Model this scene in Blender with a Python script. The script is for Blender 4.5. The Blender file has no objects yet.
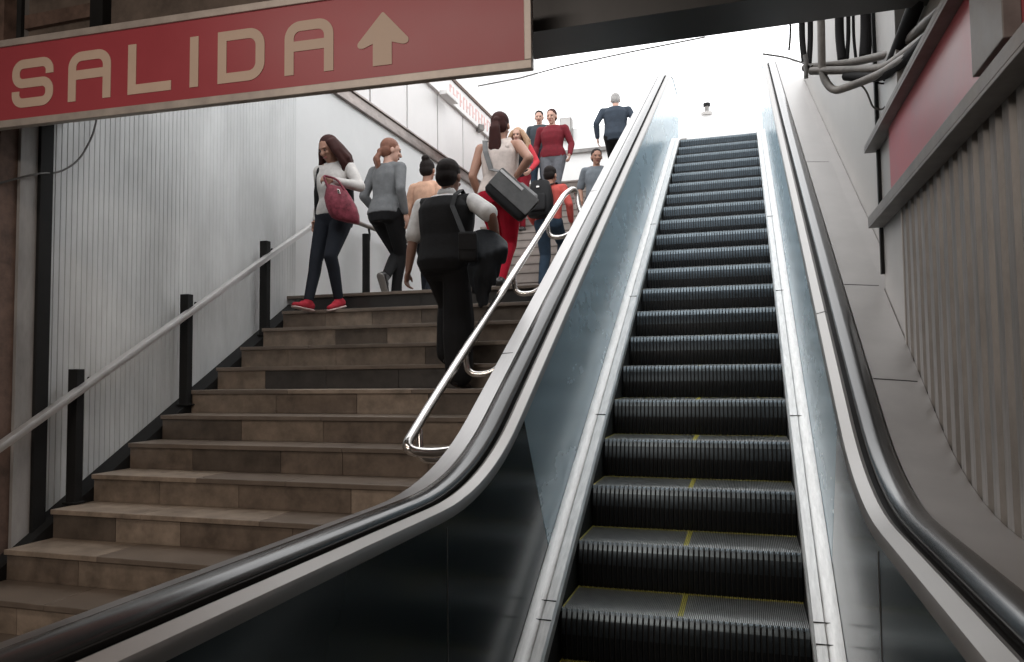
import bpy, math, random
from mathutils import Vector as V, Matrix
random.seed(7)
PI = math.pi
scene = bpy.context.scene
COL = scene.collection

# ------------------------------------------------------------ camera, world, lights, exposure
FPX, YAW, PITCH, ROLL, HC = 756.03, math.radians(-17.195), math.radians(3.172), math.radians(0.621), 1.59
f_ = V((math.sin(YAW)*math.cos(PITCH), math.cos(YAW)*math.cos(PITCH), math.sin(PITCH)))
r_ = V((math.cos(YAW), -math.sin(YAW), 0)); d_ = f_.cross(r_)
RI = math.cos(ROLL)*r_ + math.sin(ROLL)*d_; DN = -math.sin(ROLL)*r_ + math.cos(ROLL)*d_
cam = bpy.data.objects.new('camera', bpy.data.cameras.new('camera')); COL.objects.link(cam)
cam.matrix_world = Matrix(((RI.x, -DN.x, -f_.x, 0), (RI.y, -DN.y, -f_.y, 0), (RI.z, -DN.z, -f_.z, HC), (0, 0, 0, 1)))
cam.data.sensor_width = 36; cam.data.lens = 36*FPX/1024; cam.data.clip_start = .05; cam.data.clip_end = 300
scene.camera = cam

w = bpy.data.worlds.new('overcast_sky'); scene.world = w; w.use_nodes = True
bg = w.node_tree.nodes['Background']; bg.inputs[0].default_value = (.985, .99, 1, 1); bg.inputs[1].default_value = 2.6
scene.view_settings.view_transform = 'Standard'; scene.view_settings.look = 'None'
scene.view_settings.exposure = 0.0; scene.view_settings.gamma = 1
scene.view_settings.use_curve_mapping = False

def area(name, loc, rot, sx, sy, power, color):
    l = bpy.data.lights.new(name, 'AREA'); l.shape = 'RECTANGLE'; l.size = sx; l.size_y = sy; l.energy = power; l.color = color
    o = bpy.data.objects.new(name, l); COL.objects.link(o); o.location = loc; o.rotation_euler = rot; return o
area('ceiling_lamp', (-1.9, .9, 4.1), (math.radians(12), 0, 0), 2.6, .3, 34, (1, .86, .76))
area('ceiling_lamp', (-2.2, -1.7, 3.15), (math.radians(50), 0, 0), 2.4, .3, 66, (1, .88, .78))

def ray(u, v): return RI*((u-512)/FPX) + DN*((v-331)/FPX) + f_
def at(u, v, y): d = ray(u, v); t = y/d.y; return V((d.x*t, y, HC+d.z*t))
def atx(u, v, x): d = ray(u, v); t = x/d.x; return V((x, d.y*t, HC+d.z*t))

# ------------------------------------------------------------ materials
def mat(name, col, rough=.6, metal=0, var=.0, scale=6, bump=0, bscale=40, streak=None, coat=0, spec=.5, aniso=0, col2=None):
    m = bpy.data.materials.new(name); m.use_nodes = True; nt = m.node_tree; N = nt.nodes; L = nt.links
    b = N['Principled BSDF']; b.inputs['Roughness'].default_value = rough; b.inputs['Metallic'].default_value = metal
    b.inputs['Base Color'].default_value = (*col, 1); b.inputs['Specular IOR Level'].default_value = spec
    b.inputs['Coat Weight'].default_value = coat; b.inputs['Anisotropic'].default_value = aniso
    tc = N.new('ShaderNodeTexCoord')
    if var or col2:
        mp = N.new('ShaderNodeMapping'); L.new(tc.outputs['Object'], mp.inputs[0]); mp.inputs['Scale'].default_value = streak or (1, 1, 1)
        n = N.new('ShaderNodeTexNoise'); n.inputs['Scale'].default_value = scale; n.inputs['Detail'].default_value = 6; n.inputs['Roughness'].default_value = .65
        L.new(mp.outputs[0], n.inputs['Vector'])
        cr = N.new('ShaderNodeValToRGB'); cr.color_ramp.elements[0].position = .32; cr.color_ramp.elements[1].position = .68
        c0 = [max(0, c*(1-var)) for c in col]; c1 = [min(1, c*(1+var*.6)) for c in col]
        if col2: c0 = col2; c1 = col
        cr.color_ramp.elements[0].color = (*c0, 1); cr.color_ramp.elements[1].color = (*c1, 1)
        L.new(n.outputs[0], cr.inputs[0]); L.new(cr.outputs[0], b.inputs['Base Color'])
        mr = N.new('ShaderNodeMapRange'); mr.inputs[3].default_value = max(0, rough*(1-.25)); mr.inputs[4].default_value = min(1, rough*1.25)
        L.new(n.outputs[0], mr.inputs[0]); L.new(mr.outputs[0], b.inputs['Roughness'])
    if bump:
        n2 = N.new('ShaderNodeTexNoise'); n2.inputs['Scale'].default_value = bscale; n2.inputs['Detail'].default_value = 4
        L.new(tc.outputs['Object'], n2.inputs['Vector'])
        bp = N.new('ShaderNodeBump'); bp.inputs['Strength'].default_value = bump; bp.inputs['Distance'].default_value = .01
        L.new(n2.outputs[0], bp.inputs['Height']); L.new(bp.outputs[0], b.inputs['Normal'])
    return m
M = {}
M['white_wall'] = mat('white_wall', (.66, .67, .67), .6, var=.05, scale=2, bump=.05, bscale=8)
M['grey_wall'] = mat('pale_grey_wall', (.36, .345, .33), .6, var=.08, scale=3)
M['corrugated'] = mat('painted_corrugated', (.56, .57, .57), .5, var=.22, scale=2.2, streak=(1, 1, .35))
M['corr_dirty'] = mat('dirty_corrugated', (.33, .32, .31), .55, var=.45, scale=3, streak=(1, 1, .3))
M['corr_right'] = mat('weathered_corrugated', (.26, .25, .24), .5, metal=.2, var=.35, scale=7, streak=(1, 3, .35), bump=.15, bscale=25)
M['rust'] = mat('rusty_steel', (.14, .09, .07), .75, var=.5, scale=9, bump=.2)
M['black_steel'] = mat('black_painted_steel', (.012, .012, .012), .7, var=.3, scale=8, spec=.2)
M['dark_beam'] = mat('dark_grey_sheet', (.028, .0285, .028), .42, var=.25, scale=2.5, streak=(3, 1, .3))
M['concrete'] = mat('sooty_concrete', (.14, .11, .09), .85, var=.55, scale=3.5, bump=.5, bscale=12)
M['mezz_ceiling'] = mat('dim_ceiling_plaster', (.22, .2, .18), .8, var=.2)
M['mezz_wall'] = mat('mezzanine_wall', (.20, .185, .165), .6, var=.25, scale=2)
M['mezz_floor'] = mat('mezzanine_floor', (.2, .17, .15), .35, var=.3, scale=3)
M['steel'] = mat('brushed_steel', (.36, .35, .345), .36, metal=1, var=.10, scale=4, streak=(12, 1, 1))
M['trim'] = mat('dull_steel_trim', (.32, .31, .30), .42, metal=.7, var=.08, scale=6)
M['steel_deck'] = mat('satin_steel_deck', (.40, .385, .375), .42, metal=.6, var=.08, scale=5)
M['steel_rail'] = mat('brushed_flat_rail', (.62, .61, .60), .42, metal=.8, var=.06, scale=12)
M['steel_polish'] = mat('polished_steel_tube', (.66, .64, .62), .2, metal=1, var=.06, scale=12)
M['skirt'] = mat('worn_aluminium_skirt', (.60, .60, .59), .42, metal=.55, var=.22, scale=14, streak=(4, .6, .6))
M['rubber'] = mat('black_rubber_handrail', (.022, .022, .022), .20, var=.2, scale=10, spec=.8)
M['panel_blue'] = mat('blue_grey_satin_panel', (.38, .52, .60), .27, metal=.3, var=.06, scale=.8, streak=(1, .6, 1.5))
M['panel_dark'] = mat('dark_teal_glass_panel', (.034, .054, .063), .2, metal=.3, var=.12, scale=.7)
M['tread'] = mat('escalator_step_metal', (.26, .27, .265), .36, metal=.6, var=.3, scale=20)
M['riser'] = mat('escalator_riser_metal', (.008, .010, .012), .4, metal=.6, var=.25, scale=20)  # one riser metal in three tones, with shade at its foot painted in
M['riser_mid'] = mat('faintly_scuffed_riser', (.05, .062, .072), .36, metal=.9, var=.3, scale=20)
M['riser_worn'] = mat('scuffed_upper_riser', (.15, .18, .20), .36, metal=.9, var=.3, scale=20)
M['yellow'] = mat('worn_yellow_paint', (.50, .45, .08), .6, var=.4, scale=60)
M['black'] = mat('matt_black', (.008, .008, .008), .7, var=.3)
for i, c in enumerate([(.200, .158, .122), (.150, .116, .090), (.265, .212, .165), (.090, .071, .056), (.040, .036, .033)]):
    M['stone%d' % i] = mat('brown_stone_slab_%d' % i, c, .42, var=.42, scale=8, bump=.1, bscale=14)
M['stone_top'] = mat('worn_stone_tread', (.150, .120, .096), .36, var=.28, scale=4)
M['stone_black'] = mat('black_stone_riser', (.022, .021, .02), .4, var=.3)
M['stone_up'] = mat('upper_step_stone', (.30, .26, .235), .6, var=.15, scale=5)
M['stone_up_edge'] = mat('upper_step_joint', (.14, .115, .10), .5, var=.2)
M['sign_red'] = mat('sign_red_enamel', (.30, .040, .052), .38, var=.08, scale=2)
M['sign_pink'] = mat('faded_red_enamel', (.40, .085, .10), .34, var=.18, scale=3)
M['sign_cream'] = mat('cream_lettering', (.47, .36, .28), .5, var=.05)
M['sign_frame'] = mat('tarnished_aluminium_frame', (.40, .36, .325), .45, metal=.4, var=.2, scale=9)
M['grey_frame'] = mat('grey_painted_frame', (.21, .20, .19), .5, var=.3, scale=8)
M['grey_light'] = mat('grey_sheet_metal', (.40, .385, .37), .42, metal=.3, var=.12, scale=3)
M['band'] = mat('brown_metal_fascia', (.26, .22, .20), .3, metal=.5, var=.4, scale=5)
M['panel_white'] = mat('white_cladding_panel', (.72, .70, .69), .45, var=.05, scale=1.5)
M['joint'] = mat('grey_panel_joint', (.06, .05, .05), .6)
M['pipe'] = mat('grey_pvc_pipe', (.17, .15, .13), .45, var=.4, scale=14)
M['cable'] = mat('black_cable', (.006, .005, .005), .7, spec=.2)
M['wire'] = mat('thin_grey_wire', (.07, .065, .06), .6)
M['wall_up'] = mat('bright_plaster', (.80, .80, .79), .7, var=.03)
M['letter_red'] = mat('faded_sign_letters', (.70, .45, .43), .6)

# ------------------------------------------------------------ mesh helpers
class MB:
    def __init__(s): s.v = []; s.f = []; s.mi = []
    def add(s, vs, fs, m=0):
        o = len(s.v); s.v += [tuple(p) for p in vs]; s.f += [tuple(i+o for i in f) for f in fs]; s.mi += [m]*len(fs); return s
    def box(s, a, b, m=0):
        x0, y0, z0 = a; x1, y1, z1 = b
        return s.add([(x0,y0,z0),(x1,y0,z0),(x1,y1,z0),(x0,y1,z0),(x0,y0,z1),(x1,y0,z1),(x1,y1,z1),(x0,y1,z1)],
                     [(0,3,2,1),(4,5,6,7),(0,1,5,4),(1,2,6,5),(2,3,7,6),(3,0,4,7)], m)
    def cbox(s, c, ax, half, m=0):
        vs = [V(c)+ax[0]*(i*half[0])+ax[1]*(j*half[1])+ax[2]*(k*half[2]) for k in (-1,1) for i, j in ((-1,-1),(1,-1),(1,1),(-1,1))]
        return s.add(vs, [(0,3,2,1),(4,5,6,7),(0,1,5,4),(1,2,6,5),(2,3,7,6),(3,0,4,7)], m)
    def loft(s, rings, m=0, closed=True, caps=True):
        n = len(rings[0]); o = len(s.v)
        for r in rings: s.v += [tuple(p) for p in r]
        k = n if closed else n-1
        for i in range(len(rings)-1):
            for j in range(k):
                a = o+i*n+j; b = o+i*n+(j+1) % n
                s.f.append((a, b, b+n, a+n)); s.mi.append(m)
        if caps and closed:
            s.f.append(tuple(o+j for j in reversed(range(n)))); s.mi.append(m)
            s.f.append(tuple(o+(len(rings)-1)*n+j for j in range(n))); s.mi.append(m)
        return s
    def tube(s, pts, r, n=10, m=0, closed=False):
        pts = [V(p) for p in pts]; rings = []; up = None; K = len(pts)
        for i, p in enumerate(pts):
            if closed: t = (pts[(i+1) % K]-pts[i-1])
            else: t = (pts[min(i+1, K-1)]-pts[max(i-1, 0)])
            t.normalize()
            if up is None: up = t.orthogonal().normalized()
            up = (up-t*up.dot(t)).normalized(); q = t.cross(up)
            rr = r[i] if isinstance(r, (list, tuple)) else r
            rings.append([p+up*(rr*math.cos(2*PI*j/n))+q*(rr*math.sin(2*PI*j/n)) for j in range(n)])
        if closed: rings.append(rings[0])
        return s.loft(rings, m, True, not closed)
    def build(s, name, mats, parent=None, smooth=None, bevel=0, loc=None, weld=False):
        me = bpy.data.meshes.new(name)
        vs = s.v if loc is None else [(a-loc[0], b-loc[1], c-loc[2]) for a, b, c in s.v]
        me.from_pydata(vs, [], s.f); me.update()
        if not isinstance(mats, (list, tuple)): mats = [mats]
        for m in mats: me.materials.append(m)
        me.polygons.foreach_set('material_index', s.mi)
        if smooth is not None:
            me.polygons.foreach_set('use_smooth', [True]*len(me.polygons)); me.set_sharp_from_angle(angle=math.radians(smooth))
        o = bpy.data.objects.new(name, me); COL.objects.link(o)
        if loc is not None: o.location = loc
        if parent is not None:
            o.parent = parent
            o.location = V(o.location)-V(parent_loc(parent))
        if bevel:
            b = o.modifiers.new('bevel', 'BEVEL'); b.width = bevel; b.segments = 2; b.limit_method = 'ANGLE'
        return o
def parent_loc(p):
    l = V(p.location)
    while p.parent: p = p.parent; l = l+V(p.location)
    return l
def tag(o, label=None, cat=None, group=None, kind=None):
    if label: o['label'] = label
    if cat: o['category'] = cat
    if group: o['group'] = group
    if kind: o['kind'] = kind
    return o
def empty(name, loc, label, cat, group=None):
    o = bpy.data.objects.new(name, None); COL.objects.link(o); o.location = loc; o.empty_display_size = .1
    return tag(o, label, cat, group)
def struct(name, mb, m, label=None, **k):
    o = mb.build(name, m, **k); o['kind'] = 'structure'
    if label: o['label'] = label
    return o
def arc(cx, cy, r, a0, a1, n=8):
    return [(cx+r*math.cos(math.radians(a0+(a1-a0)*i/n)), cy+r*math.sin(math.radians(a0+(a1-a0)*i/n))) for i in range(n+1)]

C30, S30, T30 = math.cos(PI/6), .5, math.tan(PI/6)
def zn(y, n): return HC+(n+y*S30)/C30          # height on a line of normal offset n in incline coordinates

# ------------------------------------------------------------ setting
YB = 3.3   # front of the beam
struct('floor', MB().box((-30, -30, -.6), (30, 40, -.3)), M['black'], label='dark ground under everything')  # added slab, keeps the sky from lighting things from below
struct('floor', MB().box((-4.6, -6, -.15), (2.2, 3.6, 0)), M['mezz_floor'], label='mezzanine floor')
struct('ceiling', MB().box((-4.6, -6, 4.2), (2.2, 3.6, 4.4)), M['mezz_ceiling'], label='low mezzanine ceiling')
struct('wall_back', MB().box((-4.6, -6.2, 0), (2.2, -6, 4.2)), M['mezz_wall'], label='back wall of the mezzanine')
def corr(x, sgn, y0, y1, z0, z1, pitch, flat, depth, m=0, ztop=None):
    """a sheet of trapezoid ribs standing on a vertical plane x, ribs point along sgn"""
    mb = MB(); pts = []; y = y0; sl = (pitch-flat)*.28; low = pitch-flat-2*sl
    while y < y1-1e-6:
        pts += [(x, y), (x, y+flat), (x-sgn*depth, y+flat+sl), (x-sgn*depth, y+flat+sl+low)]
        y += pitch
    pts.append((x, y))
    n = len(pts)
    vs = [(a, b, z0 if not callable(z0) else z0(b)) for a, b in pts]+[(a, b, z1) for a, b in pts]
    mb.add(vs, [(i, i+1, n+i+1, n+i) if sgn < 0 else (i+1, i, n+i, n+i+1) for i in range(n-1)], m)
    # backing so that the sheet has a thickness
    mb.box((min(x-sgn*(depth+.03), x-sgn*(depth+.005)), y0, z0 if not callable(z0) else 0), (max(x-sgn*(depth+.03), x-sgn*(depth+.005)), y, z1), m)
    return mb
XW = -4.02
struct('wall_left', corr(XW, 1, 3.47, 4.69, 0, 4.55, .041, .031, .0045), M['corrugated'], label='light grey ribbed wall beside the lower stairs')
struct('wall_left', corr(XW, 1, 4.70, 6.1, 0, 4.55, .041, .033, .0022), M['corrugated'], label='pale shallow ribbed wall below the landing')
struct('wall_left', corr(XW, 1, -2, 3.27, 0, 4.2, .041, .030, .007), M['corr_dirty'], label='dirty ribbed wall left of the black column')
struct('wall_left', MB().box((-4.35, 6.1, 0), (-4.10, 15.2, 4.62)), M['white_wall'], label='smooth white wall of the landing')
struct('wall_left', MB().box((-4.2, -6, 0), (-4.06, 6.1, 4.2)), M['mezz_wall'], label='masonry behind the ribbed cladding')
struct('trim_1', MB().box((XW-.03, 3.27, 0), (XW+.055, 3.38, 4.2)), M['corr_dirty'], label='grey strip beside the black column')
struct('trim_2', MB().box((XW-.03, 3.38, 0), (XW+.075, 3.47, 4.2)), M['black_steel'], label='black column strip on the left wall', bevel=.004)
struct('trim_3', MB().box((XW-.03, 3.16, 0), (XW+.035, 3.268, 4.2)), M['rust'], label='brown seam in the dirty ribbed wall')
# upper left: fascia, panels
fa = MB(); fa.box((-4.22, 6.0, 4.56), (-4.06, 15.2, 4.62)); fa.box((-4.2, 6.0, 4.62), (-4.10, 15.2, 4.72)); fa.box((-4.22, 6.0, 4.72), (-4.08, 15.2, 4.745))
struct('trim_4', fa, M['band'], label='brown metal band under the white panels', bevel=.004)
y = 4.82-.02
for i in range(11):
    struct('wall_upper', MB().box((-4.25, y+.02, 4.745), (-4.15, y+1.02-.02, 5.62)), M['panel_white'], label='white cladding panel above the metal band')
    y += 1.02
struct('trim_5', MB().box((-4.3, 4.8, 4.7), (-4.175, 16, 6.0)), M['joint'], label='dark backing in the joints of the panels')

# street level and far walls
ZU = 5.14
struct('floor', MB().box((-5, 13.8, ZU-.3), (-1.33, 17, ZU)).box((-1.33, 12.15, ZU-.3), (2, 17, ZU)), M['stone_up'], label='street level landing')
wf = MB().box((-4.2, 15, ZU), (3, 15.25, 6.10)); wf.box((-4.2, 15.06, 6.10), (3, 15.25, 6.62))
struct('wall_far', wf, M['wall_up'], label='white parapet wall at street level')
struct('trim_6', MB().box((-4.1, 14.9, 6.06), (-1.0, 15.06, 6.13)), M['grey_frame'], label='grey ledge on the far parapet')
struct('wall_far', MB().box((-9, 15.9, 5), (-4.33, 16.2, 10)), M['wall_up'], label='white building wall beyond the left panels')
# right walls
struct('wall_right', MB().box((.80, 4.46, 0), (.95, 10.2, 6.3)), M['grey_wall'], label='smooth pale wall beside the escalator top')
struct('wall_right', MB().box((.79, -6, 0), (.95, 4.46, 4.2)), M['mezz_wall'], label='masonry behind the right ribbed sheet')
struct('wall_right', corr(.72, -1, .6, 3.93, 0, 2.36, .12, .058, .042), M['corr_right'], label='weathered ribbed sheet metal wall', smooth=20)
struct('wall_right', MB().box((.722, 3.93, 0), (.79, 4.46, 4.2)).box((.716, 3.925, 0), (.73, 3.945, 2.36)), M['grey_light'], label='flat grey metal end panel', bevel=.003)
struct('trim_7', MB().box((.705, 4.44, 2.1), (.79, 4.475, 4.2)), M['black_steel'], label='dark edge strip at the corner')

# the beam over the opening
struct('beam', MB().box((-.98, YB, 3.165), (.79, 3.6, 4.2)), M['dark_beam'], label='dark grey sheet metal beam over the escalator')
bm_ = MB().box((-4.06, YB, 3.19), (-.98, 3.6, 4.2))
struct('beam', bm_, M['concrete'], label='sooty concrete beam behind the exit sign')
struct('trim_8', MB().box((-3.45, YB-.06, 3.2), (-3.36, YB, 4.2)), M['black_steel'], label='black strip on the sooty beam')
struct('trim_9', MB().box((-4.0, YB-.03, 3.62), (-3.45, YB, 3.7)).box((-3.36, YB-.02, 3.45), (-2.4, YB, 3.5)), M['rust'], label='rusty ledge on the sooty beam')

# ------------------------------------------------------------ lower staircase
ST_X0, ST_X1 = -3.881, -1.27
SY, SZ, TR, RS = 2.8727, .4965, .2843, .16554
def ny(k): return SY+k*TR
def nz(k): return SZ+k*RS
stair = empty('staircase', (-2.6, 2.0, 0), 'brown stone staircase of twelve wide steps rising to the landing', 'stairs')
rs = random.Random(11)
for k in range(-2, 12):
    mb = MB(); x = ST_X0; z1 = nz(k); z0 = z1-RS; yf = ny(k)+.02
    back = .02+TR+.03 if k < 11 else 3.0
    xs = [ST_X0]
    while xs[-1] < ST_X1-.35: xs.append(min(ST_X1, xs[-1]+rs.uniform(.42, .78)))
    xs[-1] = ST_X1
    for i in range(len(xs)-1):
        mi = rs.choice([0, 0, 1, 2, 2, 0, 1, 3]) if k < 11 else 5
        if k == 7 and 1 <= i <= 3: mi = 4
        if k == 4 and i == 1: mi = 3
        mb.box((xs[i]+.0012, yf, z0-.0), (xs[i+1]-.0012, yf+.03, z1-.028), mi)
    mb.box((ST_X0, yf+.006, z0-.001), (ST_X1, yf+.2, z1-.029), 7)
    xt = [ST_X0]
    while xt[-1] < ST_X1-.5: xt.append(min(ST_X1, xt[-1]+rs.uniform(.6, 1.0)))
    xt[-1] = ST_X1
    if k < 11:
        for i in range(len(xt)-1):
            mb.box((xt[i]+.001, ny(k), z1-.028), (xt[i+1]-.001, ny(k)+TR+.04, z1), 6 if rs.random() < .75 else 2)
    else:
        mb.box((ST_X0-.2, ny(k), z1-.028), (ST_X1, 9.0, z1), 6)
    mb.build('step', [M['stone0'], M['stone1'], M['stone2'], M['stone3'], M['stone4'], M['stone_black'], M['stone_top'], M['black']], stair, bevel=.003)
def nsl(y): return SZ+(y-SY)*RS/TR
sb = MB()
sb.add([(XW, 2.0, -.05), (XW, 6.02, -.05), (XW, 6.02, nsl(6.02)-.09), (XW, 2.0, nsl(2.0)-.09), (ST_X0, 2.0, -.05), (ST_X0, 6.02, -.05), (ST_X0, 6.02, nsl(6.02)-.09), (ST_X0, 2.0, nsl(2.0)-.09)],
       [(0,1,2,3),(4,7,6,5),(3,2,6,7),(0,3,7,4),(0,4,5,1),(1,5,6,2)])
sb.build('stringer', M['black_steel'], stair)['label'] = 'black sloping kerb along the ribbed wall'

# upper staircase
stu = empty('staircase', (-2.6, 9.0, nz(11)), 'pale upper staircase beyond the landing with closely seen steps', 'stairs')
Z2 = nz(11); NR = 17; R2 = (ZU-Z2)/NR
for k in range(NR):
    mb = MB(); z1 = Z2+(k+1)*R2; yf = 9.0+k*TR
    mb.box((-4.10, yf+.015, z1-R2), (ST_X1-.06, yf+.3+.03, z1-.03), 0); mb.box((-4.10, yf, z1-.03), (ST_X1-.06, yf+TR+.03 if k < NR-1 else 13.82, z1), 0)
    mb.box((-4.09, yf+.012, z1-.042), (ST_X1-.06, yf+.02, z1-.03), 1)
    mb.build('step', [M['stone_up'], M['stone_up_edge']], stu)

# left wall handrail: posts and flat rail
hr = empty('handrail', (-3.9, 3.0, .6), 'straight steel handrail on black posts along the ribbed wall', 'handrail')
for yy in (3.62, 4.56, 5.50):
    zb = nsl(yy)-.1; p = MB().box((-3.935, yy-.028, zb), (-3.865, yy+.028, zb+.81)); p.box((-3.95, yy-.04, zb+.0), (-3.85, yy+.04, zb+.012)); p.build('post', M['black_steel'], hr, bevel=.003)
    MB().tube([(-3.90, yy+.03, zb+.70), (-3.90, yy+.07, zb+.70), (-3.895, yy+.09, zb+.76)], .009).build('bracket', M['black_steel'], hr)
y0, y1 = 2.0, 6.45
rail = lambda y, n=-1.862: zn(y, n)
pr = [(-.026, -.026), (.026, -.026), (.029, -.006), (.024, .012), (0, .018), (-.024, .012), (-.029, -.006)]
MB().loft([[(-3.86+a, y-b*S30, rail(y)+b*C30) for a, b in pr] for y in (y0, y1)]).build('rail', M['steel_rail'], hr, smooth=40)
hr2 = empty('handrail', (-3.95, 7.5, Z2), 'level handrail on two thick grey posts on the landing', 'handrail')
MB().tube([(-3.86, 6.45, rail(6.45)), (-3.9, 6.75, 3.215), (-3.95, 7.2, 3.22), (-3.95, 8.9, 3.22)], .024).build('rail', M['pipe'], hr2, smooth=50)
for yy in (7.35, 8.15):
    MB().tube([(-3.93, yy, Z2), (-3.93, yy, 3.12)], .042, 14).build('post', M['black_steel'], hr2, smooth=50)
    MB().tube([(-3.93, yy, 3.05), (-3.93, yy+.07, 3.06), (-3.94, yy+.1, 3.14), (-3.95, yy+.1, 3.2)], .012).build('bracket', M['black_steel'], hr2, smooth=50)

# tubular handrail next to the escalator
hs = empty('handrail', (-1.49, 3.2, .6), 'round polished steel handrail with looped ends beside the escalator', 'handrail')
N0 = -1.86; XR = -1.495
P = lambda x, y, n: V((x, y, zn(y, n)))
def fillet(pts, r=.06, n=6):
    out = [V(pts[0])]
    for i in range(1, len(pts)-1):
        a, b, c = V(pts[i-1]), V(pts[i]), V(pts[i+1]); u = (a-b); v = (c-b); rr = min(r, u.length*.48, v.length*.48); u.normalize(); v.normalize()
        p0 = b+u*rr; p2 = b+v*rr
        for j in range(n+1): t = j/n; out.append(p0*(1-t)**2+b*2*t*(1-t)+p2*t*t)
    out.append(V(pts[-1])); return out
lp = fillet([P(-1.26, 3.36, N0-.12), P(-1.38, 3.26, N0-.09), P(XR, 3.14, N0-.01), P(XR, 3.4, N0), P(XR, 6.44, N0), P(-1.43, 6.62, N0-.0), P(-1.40, 6.60, N0-.2), P(-1.25, 6.55, N0-.3)], .12)
MB().tube(lp, .024, 14).build('rail', M['steel_polish'], hs, smooth=60)
for yy in (3.93, 4.86, 5.80):
    b = fillet([P(XR+.005, yy, N0-.01), P(XR+.02, yy+.0, N0-.11), P(XR+.15, yy+.02, N0-.12), P(-1.25, yy+.04, N0-.05)], .10)
    MB().tube(b, .017, 12).build('bracket', M['steel_polish'], hs, smooth=60)
MB().tube(fillet([P(XR+.01, 3.30, N0-.02), P(XR+.04, 3.24, N0-.10), P(-1.40, 3.30, N0-.14), P(-1.25, 3.42, N0-.16)], .08), .017, 12).build('bracket', M['steel_polish'], hs, smooth=60)

# ------------------------------------------------------------ escalator
esc = empty('escalator', (-.32, 2.6, 0), 'long steel escalator with ridged black steps, blue grey side panels and black handrails', 'escalator')
EX0, EX1, EY, EZ, ED, ER = -.871, .229, 3.538, .479, .4, .2309
def path(n_line, z_low, z_high, y0, y1, lt=.5, steps=10):
    """side profile in (y, z, normal_y, normal_z): level, curve, incline, curve, level"""
    yA = ((z_low-HC)*C30-n_line)/S30; yB = ((z_high-HC)*C30-n_line)/S30; L = []
    L.append((y0, z_low, 0, 1))
    def cv(yc, zc, a0, a1, t):
        p0 = (yc-t*math.cos(a0), zc-t*math.sin(a0)); p2 = (yc+t*math.cos(a1), zc+t*math.sin(a1))
        for i in range(steps+1):
            s = i/steps; a = a0+(a1-a0)*s
            L.append(((1-s)**2*p0[0]+2*s*(1-s)*yc+s*s*p2[0], (1-s)**2*p0[1]+2*s*(1-s)*zc+s*s*p2[1], -math.sin(a), math.cos(a)))
    cv(yA, z_low, 0, PI/6, lt); cv(yB, z_high, PI/6, 0, lt)
    L.append((y1, z_high, 0, 1)); return L
def sweep(prof, pth, sx=1):
    """prof: (x, n) outline; each swept along the path"""
    return MB().loft([[(x, y+n*a, z+n*b) for x, n in prof] for y, z, a, b in pth])
ZH = 6.27
PT = path(-1.855, 1.118, ZH, .25, 12.9)
def side(sx, xi):
    X = lambda o: xi+sx*o
    def sw(name, prof, m, p=PT, smooth=35, lab=None):
        mb = sweep([(X(a), b) for a, b in (prof if sx > 0 else prof[::-1])], p)
        o = mb.build(name, m, esc, smooth=smooth)
        if lab: o['label'] = lab
        return o
    sw('inner_trim', [(0, -.03), (.058, -.03), (.058, .012), (.045, .018), (.006, .006), (0, -.004)], M['trim'])
    sw('handrail_track', [(.058, -.03), (.20, -.03), (.20, -.012), (.058, -.012)], M['black'])
    hp = [(.078, .005)]+[(.120+.046*math.cos(math.radians(a)), .020+.030*math.sin(math.radians(a))) for a in range(180, -1, -15)]+[(.162, .005)]
    sw('handrail_belt', hp[::-1], M['rubber'], smooth=60, lab='black rubber handrail belt')
    return sw, X
# left side
sw, X = side(-1, -.993)
sw('outer_deck', [(.172, -.6), (.262, -.6), (.264, .006), (.258, .014), (.176, .020), (.172, .0)], M['steel'])
jt = MB()
sw2, X2 = side(1, .346)
sw2('outer_deck', [(.170, -.04), (.372, -.04), (.372, -.006), (.176, .012), (.170, .0)], M['steel_deck'], lab='wide grey metal deck between belt and wall')
sw2('deck_seal', [(.372, -.05), (.452, -.05), (.452, -.03), (.372, -.03)], M['black'])
PU = [(4.47, zn(4.47, -1.855), -S30, C30)]+[q for q in PT if q[0] > 4.5]
sweep([(.346+.372, -.04), (.346+.450, -.04), (.346+.450, -.010), (.346+.372, -.006)], PU).build('outer_deck', M['steel_deck'], esc)
# joints across decks
def deck_joint(prof, yy):
    zc = zn(yy, -1.855)
    ring = lambda t: [(x, yy-n*S30+t*C30, zc+n*C30+t*S30) for x, n in prof]
    MB().loft([ring(-.0035), ring(.0035)]).build('deck_joint', M['black'], esc)
for yy in (3.87, 6.4): deck_joint([(-1.258, .0), (-1.168, .0), (-1.168, .0195), (-1.251, .0155), (-1.257, .007)], yy)
for yy in (4.50, 3.62, 6.7): deck_joint([(.521, 0), (.699, -.02), (.699, -.0035), (.523, .0133)], yy)
deck_joint([(.347, -.01), (.403, -.01), (.403, .0135), (.391, .0190), (.352, .0068)], 4.2)
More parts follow.
